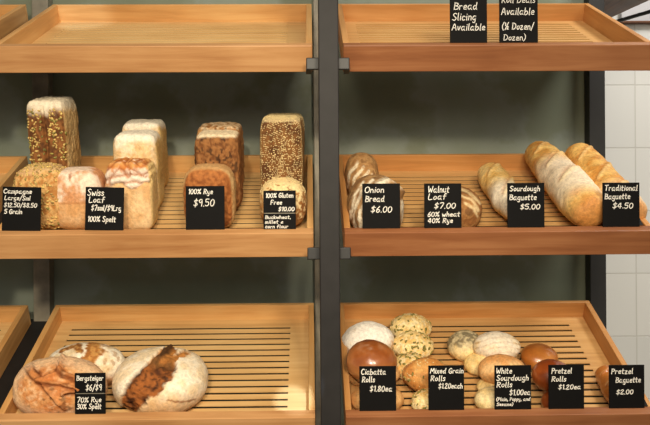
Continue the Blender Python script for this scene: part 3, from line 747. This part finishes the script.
S = sign
S(MID, -.582, .077, .0885, [('Campagne', .03, .85, .105, .72), ('Large/Sml', .06, .70, .10, .66), ('$12.50/$8.50', .05, .54, .10, .84), ('5 Grain', .06, .39, .105, .45)],
  'black price card reading Campagne and 5 Grain, leftmost on the middle shelf', R(1.5))
S(MID, -.416, .077, .087, [('Swiss', .05, .80, .16, .42), ('Loaf', .09, .64, .14, .40), ('$7sml/$9Lrg', .16, .46, .13, .76), ('100% Spelt', .07, .20, .13, .72)],
  'black price card reading Swiss Loaf and 100% Spelt', R(1.5))
S(MID, -.213, .078, .088, [('100% Rye', .07, .82, .12, .62), ('$9.50', .20, .54, .17, .52)], 'black price card reading 100% Rye $9.50')
S(MID, -.063, .0655, .078, [('100% Gluten', .07, .82, .12, .84), ('Free', .22, .64, .12, .34), ('$10.00', .46, .47, .11, .48), ('Buckwheat,', .05, .27, .09, .78), ('millet &', .05, .15, .09, .55), ('corn flour', .05, .03, .09, .70)],
  'two-part black price card reading 100% Gluten Free, nearest the left of the centre post', 0, .415)
S(MID, .1425, .0765, .091, [('Onion', .06, .80, .14, .50), ('Bread', .07, .60, .14, .50), ('$6.00', .22, .36, .14, .54)], 'black price card reading Onion Bread $6.00')
S(MID, .2675, .0755, .0905, [('Walnut', .10, .80, .15, .56), ('Loaf', .10, .64, .14, .48), ('$7.00', .26, .44, .13, .56), ('60% wheat', .08, .26, .11, .86), ('40% Rye', .09, .12, .11, .66)], 'black price card reading Walnut Loaf $7.00')
S(MID, .4365, .0755, .0905, [('Sourdough', .06, .82, .12, .80), ('Baguette', .05, .62, .13, .72), ('$5.00', .34, .41, .12, .52)], 'black price card reading Sourdough Baguette $5.00')
S(MID, .631, .0755, .090, [('Traditional', .05, .82, .13, .88), ('Baguette', .05, .63, .13, .68), ('$4.50', .26, .42, .13, .54)], 'black price card reading Traditional Baguette $4.50', 0, None, True, dx=.036)
S(BOT, -.446, .0615, .0825, [('Bergsteiger', .06, .82, .13, .86), ('$6/$9', .36, .58, .15, .50), ('70% Rye', .07, .29, .13, .78), ('30% Spelt', .07, .13, .13, .78)], 'two-part black price card reading Bergsteiger 70% Rye', 0, .5)
S(BOT, .133, .0745, .0905, [('Ciabatta', .05, .82, .13, .66), ('Rolls', .07, .65, .13, .34), ('$1.80ea', .28, .44, .13, .60)], 'black price card reading Ciabatta Rolls $1.80ea')
S(BOT, .272, .0725, .0905, [('Mixed Grain', .05, .83, .12, .92), ('Rolls', .06, .66, .13, .40), ('$1.20each', .28, .49, .12, .66)], 'black price card reading Mixed Grain Rolls $1.20each')
S(BOT, .4075, .0745, .0895, [('White', .04, .82, .13, .42), ('Sourdough', .05, .66, .13, .86), ('Rolls', .05, .51, .13, .42), ('$1.00ea', .40, .33, .13, .56), ('(Plain, Poppy, and', .04, .20, .08, .92), ('Sesame)', .05, .09, .07, .44)], 'black price card reading White Sourdough Rolls $1.00ea')
S(BOT, .5165, .0725, .0895, [('Pretzel', .08, .81, .13, .56), ('Rolls', .08, .63, .12, .40), ('$1.20ea', .27, .45, .11, .62)], 'black price card reading Pretzel Rolls $1.20ea')
S(BOT, .640, .0725, .088, [('Pretzel', .06, .80, .13, .60), ('Baguette', .18, .60, .13, .70), ('$2.00', .20, .33, .11, .46)], 'black price card reading Pretzel Baguette $2.00', 0, None, True, dx=.034)
NG = 'black chalkboard notices on the top shelf'
S('top', .322, .0755, .135, [('Bread', .10, .50, .115, .62), ('Slicing', .06, .34, .115, .62), ('Available', .05, .19, .105, .88)], 'black notice reading Bread Slicing Available on the top tray rail', name='notice_card', cat='sign', grp=NG)
S('top', .424, .0785, .135, [('Roll Deals', .06, .60, .10, .86), ('Available', .05, .42, .11, .84), ('(½ Dozen/', .06, .20, .105, .82), ('Dozen)', .10, .035, .095, .56)], 'black notice reading Roll Deals Available on the top tray rail', name='notice_card', cat='sign', grp=NG)

# ------------------------------------------------------------------ the corner above the right-hand end
DW = wood('dark_stained_wood', (74,40,18), (98,56,28), (118,72,38), 'Y', .5)
mb = MB(); a = [(.70, 2.50), (.937, 2.50), (.985, 2.20), (1.02, 1.98), (.70, 2.11)]
bm = mb.bm; lo = [bm.verts.new((x, y, 1.950)) for x, y in a]; hi = [bm.verts.new((x, y, 1.985)) for x, y in a]
bm.faces.new(lo[::-1]); bm.faces.new(hi)
for i in range(5): bm.faces.new((lo[i], lo[(i+1) % 5], hi[(i+1) % 5], hi[i]))
o = mb.build('overhead_board', DW); tag(o, 'dark brown wooden board overhead in the top right corner', 'board')
GREY = plain('brushed_steel', (176,178,180), .35, .3, .5, .05, 20)
WHITE = plain('white_laminate', (190,190,194), .5, 0, .4, .03, 10)
o = MB().box(1.0, 1.45, 2.58, 2.60, 1.957, 2.30, bevel=.002).build('wall_panel', WHITE); tag(o, 'pale wall panel above the tiles at the top right edge', 'panel')
o = MB().box(.99, 1.45, 2.572, 2.60, 1.951, 1.9565, bevel=.001).build('wall_shelf', DW); tag(o, 'thin dark ledge under the pale panel at the top right', 'shelf')
o = MB().cyl((.868, 2.605, 1.926), (1.02, 2.02, 1.897), .0055).build('metal_rod', BLACK, None, True); tag(o, 'thin black rod slanting across the top right corner', 'rod')

# ------------------------------------------------------------------ light
def area(name, loc, tgt, size, power, rgb, spread=None, shape='DISK'):
    l = bpy.data.lights.new(name, 'AREA'); l.shape = shape; l.size = size; l.energy = power; l.color = rgb
    if spread: l.spread = spread
    o = bpy.data.objects.new(name, l); COL.objects.link(o); o.location = loc
    o.rotation_euler = (Vector(tgt)-Vector(loc)).to_track_quat('-Z', 'Y').to_euler(); return o
def spot(name, loc, tgt, power, rgb, ang, blend, rad):
    l = bpy.data.lights.new(name, 'SPOT'); l.energy = power; l.color = rgb; l.spot_size = R(ang); l.spot_blend = blend; l.shadow_soft_size = rad
    o = bpy.data.objects.new(name, l); COL.objects.link(o); o.location = loc
    o.rotation_euler = (Vector(tgt)-Vector(loc)).to_track_quat('-Z', 'Y').to_euler(); return o
WARM = (1.0, .86, .63)
COOL = (.56, .76, 1.0)
spot('track_spot_left', (-.25, -1.5, 2.32), (-.42, 1.8, 1.12), 175, WARM, 38, .9, .10)
spot('track_spot_centre', (.45, -1.2, 2.40), (-.05, 1.8, 1.0), 95, WARM, 38, .9, .10)
spot('track_spot_right', (.75, -1.5, 2.35), (.42, 1.8, .95), 85, WARM, 38, .9, .10)
spot('pin_spot_low', (.35, -1.6, 2.3), (-.040, 1.725, .948), 1000, COOL, 1.35, .3, .01)
spot('pin_spot_high', (-.9, -1.6, 3.2), (-.56, 2.02, 1.835), 400, COOL, 2.4, .6, .02)
area('room_light', (0, -.6, 2.25), (0, 1.8, 1.0), 1.3, 40, (1, .88, .72))
area('kitchen_light', (1.35, 1.5, 2.75), (1.3, 2.6, 1.5), .5, 18, (1, .96, .90))
w = bpy.data.worlds.new('room'); sc.world = w; w.use_nodes = True
bg = w.node_tree.nodes['Background']; bg.inputs['Color'].default_value = (*lin((205,196,182)), 1); bg.inputs['Strength'].default_value = .46

# ------------------------------------------------------------------ camera
cam = bpy.data.cameras.new('camera'); co = bpy.data.objects.new('camera', cam); COL.objects.link(co)
cam.sensor_width = 36; cam.lens = 36*810/650
co.matrix_world = Matrix.Translation((0, 0, CAM_Z)) @ Matrix.Rotation(R(-1.0), 4, 'Z') @ Matrix.Rotation(R(90), 4, 'X') @ Matrix.Rotation(-.0065, 4, 'Z')
sc.camera = co
vs = sc.view_settings
vs.view_transform = 'Standard'; vs.look = 'None'; vs.exposure = 0; vs.gamma = 1; vs.use_curve_mapping = False
